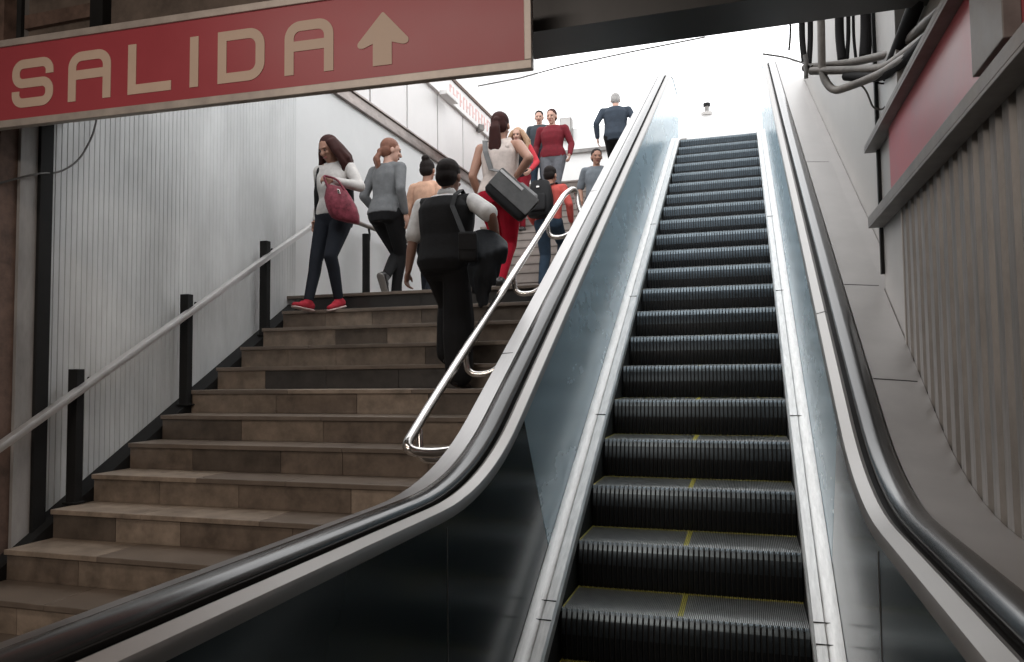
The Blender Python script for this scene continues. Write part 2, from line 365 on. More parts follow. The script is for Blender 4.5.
# balustrade panels (lower dark, upper blue grey), joint square to the slope
def panel_side(x0, x1):
    top = [(y, z-.02) for y, z, a, b in PT]
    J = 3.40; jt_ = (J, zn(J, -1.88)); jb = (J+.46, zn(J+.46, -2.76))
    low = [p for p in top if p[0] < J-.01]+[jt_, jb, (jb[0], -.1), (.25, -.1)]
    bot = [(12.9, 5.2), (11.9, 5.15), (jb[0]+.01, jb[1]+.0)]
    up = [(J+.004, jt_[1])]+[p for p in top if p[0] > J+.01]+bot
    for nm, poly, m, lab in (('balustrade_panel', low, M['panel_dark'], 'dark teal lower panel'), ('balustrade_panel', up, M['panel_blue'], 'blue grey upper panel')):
        n = len(poly); mb = MB()
        mb.add([(x0, a, b) for a, b in poly]+[(x1, a, b) for a, b in poly],
               [tuple(range(n)), tuple(reversed(range(n, 2*n)))]+[(i, n+i, n+(i+1) % n, (i+1) % n) for i in range(n)])
        mb.build(nm, m, esc)['label'] = lab
panel_side(-1.012, -1.0); panel_side(.352, .364)
# vertical joints in the panels
for x0, x1 in ((-1.002, -.998), (.350, .354)):
    for yy in (2.45,):
        MB().box((x0, yy-.002, .15), (x1, yy+.002, 1.06)).build('panel_joint', M['steel'], esc)
# skirt strips
SP = path(-2.70, .19, ZU+.03, 1.6, 12.9, lt=.35)
def rough_edge(x, amp, i): return x+amp*random.uniform(-1, 1)
for xa, xb, s in ((-.998, -.873, 1), (.231, .350, -1)):
    prof = [(xa, -.05), (xb, -.05), (xb, .0), (xb-.012, .012), ((xa+xb)/2+.006, .014), ((xa+xb)/2, .009), ((xa+xb)/2-.006, .014), (xa+.012, .022), (xa, .022)]
    if s < 0: prof = [(xa, -.05), (xb, -.05), (xb, .022), (xb-.012, .022), ((xa+xb)/2+.006, .014), ((xa+xb)/2, .009), ((xa+xb)/2-.006, .014), (xa+.012, .012), (xa, .0)]
    sweep(prof, SP).build('skirt_strip', M['skirt'], esc, smooth=30)
    skp = [(y, z-.03) for y, z, a, b in SP]
    xx = xb if s > 0 else xa
    poly = skp+[(12.9, 4.6), (11.9, 4.5), (4.2, .0), (1.6, -.1)]; n = len(poly)
    MB().add([(xx-.004*s, a, b) for a, b in poly]+[(xx-.012*s, a, b) for a, b in poly], [tuple(range(n)), tuple(reversed(range(n, 2*n)))]+[(i, n+i, n+(i+1) % n, (i+1) % n) for i in range(n)]).build('skirt_panel', M['black'], esc)
for yy in (3.42, 3.52, 4.9, 6.5, 8.1):
    for xa, xb in ((-.997, -.874), (.232, .349)):
        ax = (V((1, 0, 0)), V((0, C30, S30)), V((0, -S30, C30)))
        MB().cbox(V(((xa+xb)/2, yy, zn(yy, -2.70)))+ax[2]*.0145, ax, ((xb-xa)/2-.01, .0016, .002)).build('strip_joint', M['black'], esc)
# steps: real cleats
def step_mesh():
    W = EX1-EX0; nc = 129; p = W/nc; g = .008
    A = [(-.004, -.240), (-.010, -.20), (-.013, -.155), (-.012, -.115), (-.008, -.078), (-.001, -.045), (.009, -.018), (.018, -.004), (.028, 0), (.12, 0), (.24, 0), (.366, 0), (.392, 0), (.440, -.002)]
    B = [(a+.011, b-.002) if q < 7 else (a+.006, -.008) for q, (a, b) in enumerate(A)]
    AB = A[:7]+B[7:]; C = B[:7]+A[7:]
    cols = []
    for i in range(nc):
        x = i*p; D = B if i % 3 == 0 else AB; cols += [(x, D), (x+p*.38, D), (x+p*.5, A if i % 3 else C), (x+p*.90, A if i % 3 else C)]
    cols.append((W, B)); cols[0] = (-.001, A)
    mb = MB(); K = len(A)
    for x, pr in cols: mb.v += [(x, a, b) for a, b in pr]
    for c in range(len(cols)-1):
        cl = c//4
        for k in range(K-1):
            o = c*K+k
            m = 1 if k < 3 else (5 if k < 5 else (4 if k < 7 else 0))  # riser tiers paint the fade from sky-lit top to shaded bottom
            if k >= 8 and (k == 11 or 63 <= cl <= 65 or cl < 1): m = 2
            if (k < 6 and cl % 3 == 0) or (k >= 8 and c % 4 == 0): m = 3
            mb.f.append((o, o+K, o+K+1, o+1)); mb.mi.append(m)
    return mb
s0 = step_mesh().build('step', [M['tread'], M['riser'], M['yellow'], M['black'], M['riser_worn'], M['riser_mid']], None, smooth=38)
s0.parent = esc; el = V(esc.location)
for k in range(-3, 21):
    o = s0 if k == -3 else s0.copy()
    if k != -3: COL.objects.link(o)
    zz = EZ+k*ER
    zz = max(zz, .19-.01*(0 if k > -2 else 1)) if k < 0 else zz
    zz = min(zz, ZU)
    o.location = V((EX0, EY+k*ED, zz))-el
MB().box((EX0, 11.9, ZU-.03), (EX1, 12.6, ZU+.01)).build('comb_plate', M['steel'], esc)
MB().box((EX0, 1.2, .1), (EX1, EY-3*ED, .19)).build('comb_plate', M['steel'], esc)

tr = [(1.3, .02), (EY-3*ED, .02)]+[(EY+k*ED, EZ+k*ER-.34) for k in (-1, 20)]+[(13, ZU-.4), (13, ZU-.45), (EY+20*ED+.2, EZ+20*ER-.60), (EY, -.2), (1.3, -.2)]
n = len(tr)
MB().add([(-1.0, a, b) for a, b in tr]+[(.35, a, b) for a, b in tr], [tuple(range(n)), tuple(reversed(range(n, 2*n)))]+[(i, n+i, n+(i+1) % n, (i+1) % n) for i in range(n)]).build('truss_cover', M['black'], esc)  # added beneath the steps to stop sky light leaking up through them

# ------------------------------------------------------------ exit sign
SA = V((-.828, 3.0, 0)); SD = V((.999, .0496, 0)).normalized(); SNn = V((.0496, -.999, 0)).normalized(); UZ = V((0, 0, 1))
sg = empty('exit_sign', (-2.4, 2.92, 2.868), 'long red hanging sign reading SALIDA with an upward arrow', 'sign')
def sbx(a0, a1, z0, z1, d0, d1, name, m, bevel=0):
    c = SA+SD*((a0+a1)/2)+UZ*((z0+z1)/2)+SNn*((d0+d1)/2)
    o = MB().cbox(c, (SD, SNn, UZ), ((a1-a0)/2, (d1-d0)/2, (z1-z0)/2)).build(name, m, sg, bevel=bevel); return o
AL = -3.16
sbx(AL, 0, 2.872, 3.325, -.034, -.010, 'sign_box', M['black_steel'])
sbx(AL+.02, -.02, 2.9, 3.30, -.02, -.006, 'sign_face', M['sign_red'])
sbx(AL, 0, 2.868, 2.906, -.034, .004, 'frame', M['sign_frame'], .003)
sbx(AL, 0, 3.292, 3.328, -.034, .004, 'frame', M['sign_frame'], .003)
sbx(-.032, .0, 2.906, 3.292, -.034, .004, 'frame', M['sign_frame'], .003)
sbx(AL, AL+.032, 2.906, 3.292, -.034, .004, 'frame', M['sign_frame'], .003)
def stroke(paths, name, wd=.047):
    mb = MB()
    for pts in paths:
        pts = [V((a, b)) for a, b in pts]; L = []; R = []
        pts = [p for i, p in enumerate(pts) if i == 0 or (p-pts[i-1]).length > 1e-5]
        for i, p in enumerate(pts):
            if i == 0: t = (pts[1]-p).normalized(); n = V((-t.y, t.x)); s = 1
            elif i == len(pts)-1: t = (p-pts[i-1]).normalized(); n = V((-t.y, t.x)); s = 1
            else:
                t0 = (p-pts[i-1]).normalized(); t1 = (pts[i+1]-p).normalized(); n0 = V((-t0.y, t0.x)); n1 = V((-t1.y, t1.x)); n = (n0+n1).normalized(); s = 1/max(.3, n.dot(n0))
            L.append(p+n*(wd/2*s)); R.append(p-n*(wd/2*s))
        rings = []
        for l, r in zip(L, R):
            w3 = lambda q, d: SA+SD*q.x+UZ*q.y+SNn*d
            rings.append([w3(l, -.0062), w3(r, -.0062), w3(r, -.003), w3(l, -.003)])
        mb.loft(rings)
    o = mb.build(name, M['sign_cream'], sg); return o
h = .0235; zb, zt = 2.963, 3.212
def A_letter(a0, a1):
    l, r = a0+h, a1-h; R = .055
    p = [(l, zb)]+[(l, zt-h-R)]+arc(l+R, zt-h-R, R, 180, 90)+arc(r-R, zt-h-R, R, 90, 0)+[(r, zb)]
    return [p, [(l+h, 3.095), (r-h, 3.095)]]
def S_letter(a0, a1):
    l, r = a0+h, a1-h; t, b, mdl = zt-h, zb+h, (zt+zb)/2; R = .045
    p = [(r, t-.062)]+arc(r-R, t-R, R, 0, 90)+arc(l+R, t-R, R, 90, 180)+arc(l+R, mdl+R, R, 180, 270)+arc(r-R, mdl-R, R, 90, 0)+arc(r-R, b+R, R, 0, -90)+arc(l+R, b+R, R, 270, 180)+[(l, b+.062)]
    return [p]
def D_letter(a0, a1):
    l, r = a0+h, a1-h; R = .06; t, b = zt-h, zb+h
    return [[(l, zb), (l, t), (r-R, t)]+arc(r-R, t-R, R, 90, 0)[1:]+arc(r-R, b+R, R, 0, -90)+[(l+h, b)]]
stroke(S_letter(-2.725, -2.468), 'letter_s'); stroke(A_letter(-2.376, -2.122), 'letter_a')
stroke([[(-2.022+h, zt), (-2.022+h, zb+h), (-1.775, zb+h)]], 'letter_l'); stroke([[(-1.648, zt-.004), (-1.648, zb)]], 'letter_i')
stroke(D_letter(-1.519, -1.270), 'letter_d'); stroke(A_letter(-1.166, -.919), 'letter_a')
ap = [(-.726, 2.959), (-.635, 2.959), (-.635, 3.061)]+[(-.585, 3.045)]+arc(-.572, 3.062, .017, -90, 40, 5)+arc(-.678, 3.192, .008, 40, 140, 4)+arc(-.784, 3.062, .017, 140, 270, 5)+[(-.771, 3.045), (-.726, 3.061)]
n = len(ap); w3 = lambda q, d: SA+SD*q[0]+UZ*q[1]+SNn*d
MB().add([w3(q, -.0062) for q in ap]+[w3(q, -.003) for q in ap], [tuple(range(n, 2*n)), tuple(reversed(range(n)))]+[(i, (i+1) % n, n+(i+1) % n, n+i) for i in range(n)]).build('arrow', M['sign_cream'], sg)
for a_ in (-.6, -2.7):
    c = SA+SD*a_+UZ*3.77+SNn*(-.02); MB().cbox(c, (SD, SNn, UZ), (.015, .01, .45)).build('hanger', M['black_steel'], sg)

# ------------------------------------------------------------ right side sign, bracket
rsg = empty('wall_sign', (.72, 2.6, 2.37), 'faded red sign box high on the right wall above the ribbed sheet', 'sign')
MB().box((.70, 1.2, 2.405), (.72, 4.06, 2.775)).build('sign_face', M['sign_pink'], rsg)
MB().box((.645, 1.2, 2.345), (.72, 4.42, 2.358)).box((.645, 1.2, 2.358), (.66, 4.42, 2.405)).box((.66, 1.2, 2.392), (.70, 4.42, 2.405)).build('bottom_frame', M['grey_frame'], rsg, bevel=.002)
MB().box((.65, 1.2, 2.775), (.72, 4.5, 2.79)).box((.65, 1.2, 2.79), (.658, 4.5, 2.815)).build('top_frame', M['grey_frame'], rsg, bevel=.002)
MB().box((.655, 2.2, 2.44), (.70, 2.48, 3.9)).build('hanger_box', M['grey_frame'], rsg, bevel=.003)

# ------------------------------------------------------------ cables and pipes
pg = 'pipes and cables under the beam'
def pipe(pts, r, label, m='pipe', name='conduit_pipe', g=None, cat='pipe', n=10):
    pp = fillet([at(*q) for q in pts], .12, 6)
    o = MB().tube(pp, r, n).build(name, M[m], smooth=60); tag(o, label, cat, g); return o
pipe([(804, 68, 4.7), (851, 63, 4.5), (890, 54, 4.2), (910, 38, 3.85), (948, 2, 3.2)], .022, 'grey conduit pipe curving upward, topmost of the bundle under the beam')
pipe([(811, 71, 4.6), (855, 70, 4.4), (884, 68, 4.2), (900, 57, 3.9), (925, 38, 3.5), (952, 20, 3.1)], .022, 'grey conduit pipe running level then rising, middle of the bundle')
pipe([(821, 17, 4.55), (822, 76, 4.55), (833, 92, 4.5), (862, 82, 4.3), (884, 72, 4.1), (925, 45, 3.5)], .022, 'grey conduit pipe with a low U bend beside the pale wall')
pipe([(846, 76, 4.45), (880, 78, 4.2), (905, 60, 3.8), (938, 28, 3.25)], .026, 'thick dark conduit pipe behind the grey bundle', 'cable')
pipe([(888, 76, 4.25), (902, 40, 3.9), (920, -6, 3.55)], .035, 'thick black tube rising steeply beside the beam', 'cable')
cg = 'black cables hanging behind the beam'
for i, (u, v0, v1, r) in enumerate([(790, 20, 50, .006), (801.5, 18, 62, .018), (810, 18, 64, .016), (839, 14, 60, .026), (848, 14, 58, .012), (853, 13, 60, .009), (866, 10, 57, .034), (873, 12, 56, .012)]):
    pipe([(u, v0-30, 4.75), (u+.5, (v0+v1)/2, 4.75), (u+(3 if i % 2 else -1), v1, 4.72)], r, 'black cable hanging straight down behind the beam', 'cable', 'cable', cg, 'cable')
pipe([(877, 0, 4.50), (878, 80, 4.50), (879, 150, 4.50)], .010, 'thin dark conduit down the corner of the pale wall', 'cable', 'conduit_pipe')
pipe([(868, 78, 4.3), (880, 84, 4.3), (892, 82, 4.2), (902, 76, 4.1)], .005, 'thin black wire sagging under the pipes', 'cable', 'wire', None, 'wire')
pipe([(858, 82, 4.3), (866, 90, 4.3), (873, 108, 4.3), (882, 110, 4.3), (893, 98, 4.2)], .005, 'thin wire looping low below the pipe bundle', 'wire', 'wire', None, 'wire')
pipe([(763, 54, 5.0), (785, 57, 4.9), (800, 62, 4.75), (812, 66, 4.6)], .006, 'thin wire reaching from the escalator top to the pipes', 'wire', 'wire', None, 'wire')
tag(MB().tube([at(805, 55, 4.65), at(806, 60, 4.65), at(806, 78, 4.65)], .013, 8).build('pipe_clamp', M['grey_frame'], smooth=50), 'small clamp holding the pipe ends', 'clamp')
tag(MB().tube([at(478, 86, 10.5), at(520, 78, 10.3), at(560, 67, 10.2), at(630, 52, 10.1), at(705, 37, 10)], .010, 6).build('overhead_wire', M['wire']), 'thin dark wire strung across the bright sky', 'wire')
tag(MB().tube(fillet([atx(99, 96, -3.99), atx(97, 118, -3.99), atx(93, 135, -3.985), atx(80, 160, -3.985), atx(60, 173, -3.97), atx(38, 173, -3.93), atx(0, 183, -3.98), atx(-30, 190, -3.98)], .15), .006, 6).build('wire', M['wire'], smooth=60), 'loose grey wire drooping across the ribbed left wall', 'wire')

# upper sign strip on left
us = empty('fascia_sign', (-4.1, 9, 5.6), 'pale sign strip with faded red lettering above the white panels', 'sign')
MB().box((-4.2, 6.5, 5.62), (-4.1, 12.6, 5.97)).build('sign_board', M['panel_white'], us)
MB().box((-4.22, 6.5, 5.97), (-4.08, 12.6, 6.02)).build('top_edge', M['rust'], us)
for i in range(16):
    yy = 10.25+i*.14; z0 = 5.69; hgt = .2
    MB().box((-4.1, yy, z0), (-4.095, yy+.035, z0+hgt)).box((-4.1, yy+.035, z0+(.08 if i % 2 else .17)), (-4.095, yy+.09, z0+(.11 if i % 2 else .2))).build('lettering', M['letter_red'], us)
def fix(px, y, lab):
    e = empty('security_camera', px, lab, 'camera')
    MB().cbox(V(px)+V((0, 0, 0)), (V((.8, -.6, 0)).normalized(), V((.6, .8, 0)).normalized(), UZ), (.12, .05, .05)).build('housing', M['grey_frame'], e, bevel=.01)
    MB().tube([V(px)+V((-.02, .02, .02)), V(px)+V((-.10, .1, .1)), V((-4.1, px[1]+.15, px[2]+.12))], .02).build('bracket', M['grey_frame'], e, smooth=50)
fix(tuple(at(478, 129, 11.6)), 0, 'dark security camera on the left wall near the ponytail woman')
p1 = atx(449, 97, -4.0); fx = empty('wall_lamp', p1, 'small pale lamp fixed below the fascia sign', 'lamp')
MB().cbox(p1, (V((0, 1, 0)), V((1, 0, 0)), UZ), (.22, .06, .035)).build('housing', M['panel_white'], fx, bevel=.01)
# things on the far parapet
q = at(566, 128, 14.9); bx = empty('junction_box', q, 'grey box on the far parapet beside the burgundy sweater', 'box')
MB().box((q.x-.12, 14.86, q.z-.22), (q.x+.12, 15.05, q.z+.21)).build('housing', M['grey_frame'], bx, bevel=.01)
MB().box((q.x-.10, 14.85, q.z-.20), (q.x+.10, 14.865, q.z+.19)).build('door', M['grey_light'], bx)
q = at(707, 117, 15.1); bo = empty('bollard', q, 'short dark post standing on the far white parapet', 'post')
zt_ = at(707, 103, 15.1).z
MB().tube([(q.x, 15.12, 6.62), (q.x, 15.12, zt_-.06)], .045, 12).build('post', M['grey_frame'], bo, smooth=50)
MB().tube([(q.x, 15.12, zt_-.06), (q.x, 15.12, zt_)], .07, 12).build('cap', M['black_steel'], bo, smooth=50)
MB().tube([(q.x, 15.12, 6.60), (q.x, 15.12, 6.66)], .12, 12).build('foot', M['grey_light'], bo, smooth=50)

# ------------------------------------------------------------ people
DG = None
def remesh(mb, vox, sm=4):
    me = bpy.data.meshes.new('tmp'); me.from_pydata(mb.v, [], mb.f); o = bpy.data.objects.new('tmp', me); COL.objects.link(o)
    r = o.modifiers.new('r', 'REMESH'); r.mode = 'VOXEL'; r.voxel_size = vox; r.use_smooth_shade = True
    if sm: q = o.modifiers.new('s', 'SMOOTH'); q.factor = .5; q.iterations = sm
    dg = bpy.context.evaluated_depsgraph_get(); out = bpy.data.meshes.new_from_object(o.evaluated_get(dg))
    bpy.data.objects.remove(o); bpy.data.meshes.remove(me); return out
class SH(MB):
    def ell(s, c, rad, ax=None, n=14, k=9):
        ax = ax or (V((1, 0, 0)), V((0, 1, 0)), V((0, 0, 1))); c = V(c)
        vs = [c+ax[2]*rad[2]]; fs = []
        for i in range(1, k):
            t = PI*i/k
            vs += [c+ax[0]*(rad[0]*math.sin(t)*math.cos(2*PI*j/n))+ax[1]*(rad[1]*math.sin(t)*math.sin(2*PI*j/n))+ax[2]*(rad[2]*math.cos(t)) for j in range(n)]
        vs.append(c-ax[2]*rad[2]); L = len(vs)-1
        for j in range(n):
            fs.append((0, 1+j, 1+(j+1) % n)); fs.append((L, L-n+(j+1) % n, L-n+j))
        for i in range(k-2):
            for j in range(n):
                a = 1+i*n+j; b = 1+i*n+(j+1) % n; fs.append((a, a+n, b+n, b))
        return s.add(vs, fs)
    def cap(s, a, b, ra, rb, flat=1, fax=None, n=12):
        """tapered capsule, optionally flattened along fax"""
        a = V(a); b = V(b); t = (b-a); L = max(t.length, 1e-5); t = t/L; u = t.orthogonal().normalized()
        if fax is not None: u = (fax-t*fax.dot(t)); u = u.normalized() if u.length > 1e-4 else t.orthogonal().normalized()
        w_ = t.cross(u); rings = []
        for c, r, sg in ((a, ra, -1), (b, rb, 1)):
            for q in ([80, 60, 30, 0] if sg < 0 else [0, 30, 60, 80]):
                q = math.radians(q); rings.append([c+t*(sg*r*math.sin(q)*.95)+u*(r*flat*math.cos(q)*math.cos(2*PI*j/n))+w_*(r*math.cos(q)*math.sin(2*PI*j/n)) for j in range(n)])
        return s.loft(rings)
    def torso(s, T, prof, u0, u1, g, b_, sc):
        n = 20; rings = []; us = [u0]+[p[0] for p in prof if u0+.01 < p[0] < u1-.01]+[u1]
        def val(u):
            if u <= prof[0][0]: return prof[0][1:]
            for a, b in zip(prof, prof[1:]):
                if u <= b[0]: t = (u-a[0])/(b[0]-a[0]); t = t*t*(3-2*t)*.5+t*.5; return tuple(a[k]+(b[k]-a[k])*t for k in (1, 2, 3))
            return prof[-1][1:]
        uu = []
        for a, b in zip(us, us[1:]): uu += [a+(b-a)*k/3 for k in range(3)]
        uu.append(us[-1])
        for u in uu:
            w_, d_, f0 = val(u); w_ = w_*b_+g/sc; d_ = d_*b_+g/sc
            rings.append([T(f0+d_*math.copysign(abs(math.sin(a))**.85, math.sin(a)), w_*math.copysign(abs(math.cos(a))**.85, math.cos(a)), u) for a in (2*PI*j/n for j in range(n))])
        return s.loft(rings)
    def chain(s, pts, rs, flat=1, fax=None):
        for i in range(len(pts)-1): s.cap(pts[i], pts[i+1], rs[i], rs[i+1], flat, fax)
        return s
def ik(a, b, l1, l2, pole):
    a = V(a); b = V(b); d = b-a; L = d.length
    if L > (l1+l2)*.999: b = a+d*((l1+l2)*.999/L); d = b-a; L = d.length
    x = (l1*l1-l2*l2+L*L)/(2*L); h_ = math.sqrt(max(0, l1*l1-x*x)); t = d/L; p = V(pole); p = (p-t*p.dot(t)).normalized()
    return a+t*x+p*h_, b
def cloth(name, m, vox, mb, root, base, lab=None, sm=7):
    me = remesh(mb, vox, sm); me.materials.clear(); me.materials.append(m)
    me.transform(Matrix.Translation(-V(base)))
    me.polygons.foreach_set('use_smooth', [True]*len(me.polygons)); me.name = name
    o = bpy.data.objects.new(name, me); COL.objects.link(o); o.parent = root
    if lab: o['label'] = lab
    return o
def fab(name, c, r=.85, var=.18, sc=14, **k): return mat(name, c, r, var=var, scale=sc, bump=.25, bscale=30, spec=.2, **k)
SKIN = {'tan': mat('tan_skin', (.36, .19, .13), .55, var=.08), 'light': mat('light_skin', (.50, .30, .23), .55, var=.08), 'dark': mat('brown_skin', (.22, .115, .08), .55, var=.08)}
HAIR = {'black': fab('black_hair', (.014, .010, .009), .75, sc=30), 'brown': fab('brown_hair', (.040, .013, .011), .75, sc=30), 'red': fab('auburn_hair', (.20, .09, .06), .5, sc=30), 'white': fab('white_hair', (.30, .29, .28), .6, sc=30), 'blond': fab('blond_hair', (.38, .24, .15), .55, sc=30)}
EYE = mat('eye', (.02, .015, .012), .3); LIP = mat('lips', (.30, .09, .08), .5)
PM = [(-.10, .12, .095, -.01), (0, .162, .118, -.01), (.10, .152, .110, 0), (.2, .148, .106, .005), (.32, .162, .114, .005), (.42, .168, .108, -.005), (.50, .125, .080, -.01), (.545, .062, .052, -.005)]
PF = [(-.10, .135, .110, -.02), (0, .172, .125, -.015), (.08, .160, .114, -.005), (.18, .124, .096, .0), (.30, .138, .108, .01), (.40, .146, .104, .005), (.48, .118, .078, -.005), (.54, .052, .048, -.005)]
def person(label, base, th, h, skin, hair, hstyle, feet, hands, top, bottom, shoes, lean=0., side_lean=0., head=(0, 0), pelvis=(0, 0, 0), vest=None, sleeves='long', vox=.008, fem=False, group=None, build=1., hs=1.08, hem=.0, stand=None, crop=0, eyes=True):
    """feet: two (forward, right, up, heading, pitch) from base; hands: two (world point, pole) or (f, r, u) offsets from shoulder; index 0 is the person's left"""
    s = h/1.70; B = V(base); F = V((math.sin(th), math.cos(th), 0)); Rr = V((math.cos(th), -math.sin(th), 0)); U = V((0, 0, 1))
    root = empty('person', base, label, 'person', group)
    Wd = lambda f, r, u: B+F*f+Rr*r+U*u
    pel = Wd(pelvis[0], pelvis[1], (stand or .92*s)+pelvis[2])
    UT = (U*math.cos(lean)*math.cos(side_lean)+F*math.sin(lean)+Rr*math.sin(side_lean)).normalized(); FT = (F-UT*F.dot(UT)).normalized(); RT = FT.cross(UT)
    T = lambda f, r, u: pel+FT*(f*s)+RT*(r*s)+UT*(u*s)
    ax = (RT, FT, UT); b_ = build
    sw = .165*b_ if fem else .185*b_
    neck = T(.0, 0, .56); hd = math.radians(head[0]); hp = math.radians(head[1])
    FH = (FT*math.cos(hd)+RT*math.sin(hd)); RH = FH.cross(U).normalized(); FH2 = (FH*math.cos(hp)+U*math.sin(hp)).normalized(); UH = RH.cross(FH2).normalized(); hax = (RH, FH2, UH)
    s0_ = s; s = s*hs
    HC_ = neck+UT*(.025*s)+UH*(.085*s)+FH2*(.02*s); HH = lambda f, r, u, k=s: HC_+FH2*(f*k)+RH*(r*k)+UH*(u*k)
    sb = SH()
    # head
    sb.ell(HH(-.005, 0, .03), (.074*s, .092*s, .088*s), hax); sb.ell(HH(.022, 0, -.035), (.058*s, .062*s, .078*s), hax); sb.ell(HH(.055, 0, -.088), (.025*s, .022*s, .022*s), hax)
    sb.cap(HH(.086, 0, .012), HH(.102, 0, -.028), .009*s, .015*s); sb.ell(HH(.075, .033, -.02), (.02*s, .014*s, .018*s), hax); sb.ell(HH(.075, -.033, -.02), (.02*s, .014*s, .018*s), hax)
    for q in (-1, 1): sb.ell(HH(-.005, q*.077, -.005), (.010*s, .018*s, .03*s), hax)
    sb.ell(HH(.082, 0, .03), (.05*s, .012*s, .010*s), hax)
    s = s0_
    sb.cap(T(0, 0, .48), HH(-.015, 0, -.06), .058*s, .052*s)
    # torso
    hip = .108 if fem else .10
    PT_ = PF if fem else PM
    sb.torso(T, PT_, -.10, .54, -.004, b_, s)
    sho = [T(-.005, -sw, .475), T(-.005, sw, .475)]
    sb.cap(sho[0], sho[1], .052*s, .052*s); sb.cap(T(0, -.09, .50), T(0, .09, .50), .05*s, .05*s)
    hips = [T(0, -hip*.9, -.01), T(0, hip*.9, -.01)]
    J = {'sho': sho, 'elb': [], 'wri': [], 'kne': [], 'ank': [], 'hand': []}
    for i in (0, 1):
        sgn = -1 if i == 0 else 1
        hq, pole, curl = hands[i]
        tgt = V(hq) if len(hq) == 3 and isinstance(hq, V) else sho[i]+F*(hq[0]*s)+Rr*(hq[1]*s)+U*(hq[2]*s)
        pw = FT*pole[0]+RT*pole[1]+UT*pole[2]
        e, wr = ik(sho[i], tgt, .285*s, .25*s, pw); J['elb'].append(e); J['wri'].append(wr)
        k = b_**.5
        sb.chain([sho[i], sho[i].lerp(e, .4), e, e.lerp(wr, .35), wr], [.052*s*k, .047*s*k, .038*s*k, .038*s*k, .026*s])
        d = (wr-e).normalized(); side = (RT*(-sgn)-d*(RT*(-sgn)).dot(d)).normalized(); fr = d.cross(side).normalized()
        if fr.dot(FT) < 0: fr = -fr
        pm = wr+d*(.05*s); pax = (fr, side, d)
        sb.ell(pm, (.040*s, .017*s, .055*s), pax)
        for q, (off, ln) in enumerate(((.028, .07), (.010, .08), (-.009, .075), (-.027, .058))):
            r0 = pm+d*(.04*s)+fr*(off*s); r1 = r0+(d*math.cos(curl*.5)+side*math.sin(curl*.5))*(ln*.5*s); r2 = r1+(d*math.cos(curl*1.4)+side*math.sin(curl*1.4))*(ln*.55*s)
            sb.chain([r0, r1, r2], [.0095*s, .0088*s, .0075*s])
        t0 = pm+fr*(.03*s)-d*(.02*s); t1 = t0+(fr*.8+d*.7+side*.3)*(.030*s); sb.chain([t0, t1, t1+(d*.9+side*.3+fr*.15)*(.028*s)], [.012*s, .0105*s, .009*s]); J['hand'].append(pm+d*(.04*s))
    legs = []
    for i in (0, 1):
        f, r, u, hdg, pit = feet[i]
        hh = math.radians(hdg); fd = (F*math.cos(hh)+Rr*math.sin(hh)); pr_ = math.radians(pit); td = fd*math.cos(pr_)-U*math.sin(pr_); tu = fd*math.sin(pr_)+U*math.cos(pr_)
        ank = Wd(f, r, u)+tu*(.08*s)
        kn, ank = ik(hips[i], ank, .445*s, .43*s, fd+F*.6+U*.1)
        J['kne'].append(kn); J['ank'].append((ank, td, tu))
        cf = kn.lerp(ank, .3)-fd*(.015*s)
        sb.chain([hips[i], hips[i].lerp(kn, .35), kn, cf, ank], [.088*s*b_, .078*s*b_, .053*s, .052*s, .036*s])
        sb.cap(ank-td*(.03*s)-tu*(.05*s), ank+td*(.14*s)-tu*(.058*s), .032*s, .022*s)
    cloth('body', SKIN[skin], vox, sb, root, base, sm=2)
    # shoes
    for i in (0, 1):
        ank, td, tu = J['ank'][i]; sh = SH(); rd = td.cross(tu)
        sh.cap(ank-td*(.035*s)-tu*(.035*s), ank+td*(.06*s)-tu*(.04*s), .045*s, .042*s); sh.cap(ank+td*(.06*s)-tu*(.05*s), ank+td*(.155*s)-tu*(.058*s), .043*s, .032*s, .8, tu); sh.cap(ank-tu*(.02*s), ank+tu*(.01*s), .045*s, .045*s)
        o = cloth('shoe', shoes[0], vox, sh, root, base, sm=2)
        if len(shoes) > 1:
            so = SH(); so.cap(ank-td*(.04*s)-tu*(.075*s), ank+td*(.15*s)-tu*(.080*s), .048*s, .042*s, .32, tu)
            q = cloth('sole', shoes[1], vox, so, root, base, sm=1); q.parent = o
    # trousers
    tr_ = SH(); tr_.torso(T, PT_, -.10, .11, .012, b_, s); tr_.cap(hips[0], hips[1], .112*s*b_, .112*s*b_)
    if fem:
        for q in (-1, 1): tr_.ell(T(-.045, q*.075, -.03), (.092*s, .092*s, .10*s), ax)
    lw = bottom[1]
    for i in (0, 1):
        kn = J['kne'][i]; ank, td, tu = J['ank'][i]; an2 = kn.lerp(ank, bottom[2])
        tr_.chain([hips[i], hips[i].lerp(kn, .35), kn, kn.lerp(an2, .3)-FT*(.012*s), an2], [.104*s*b_, .092*s*b_, (.062+lw)*s, (.058+lw)*s, (.044+lw)*s])
    cloth('trousers', bottom[0], vox, tr_, root, base)
    # top
    tp = SH(); g = .012
    tp.torso(T, PT_, .015-hem, .53, g+.004, b_, s)
    if fem:
        for q in (-1, 1): tp.ell(T(.085, q*.065, .34), (.062*s, .055*s, .062*s), ax)
    kk = {'none': .0}.get(sleeves, 1)
    shr = .045 if sleeves == 'none' else .062
    tp.cap(sho[0].lerp(sho[1], .1 if sleeves == 'none' else 0), sho[1].lerp(sho[0], .1 if sleeves == 'none' else 0), shr*s, shr*s)
    tp.cap(T(-.005, -.085, .50), T(-.005, .085, .50), .055*s, .055*s)
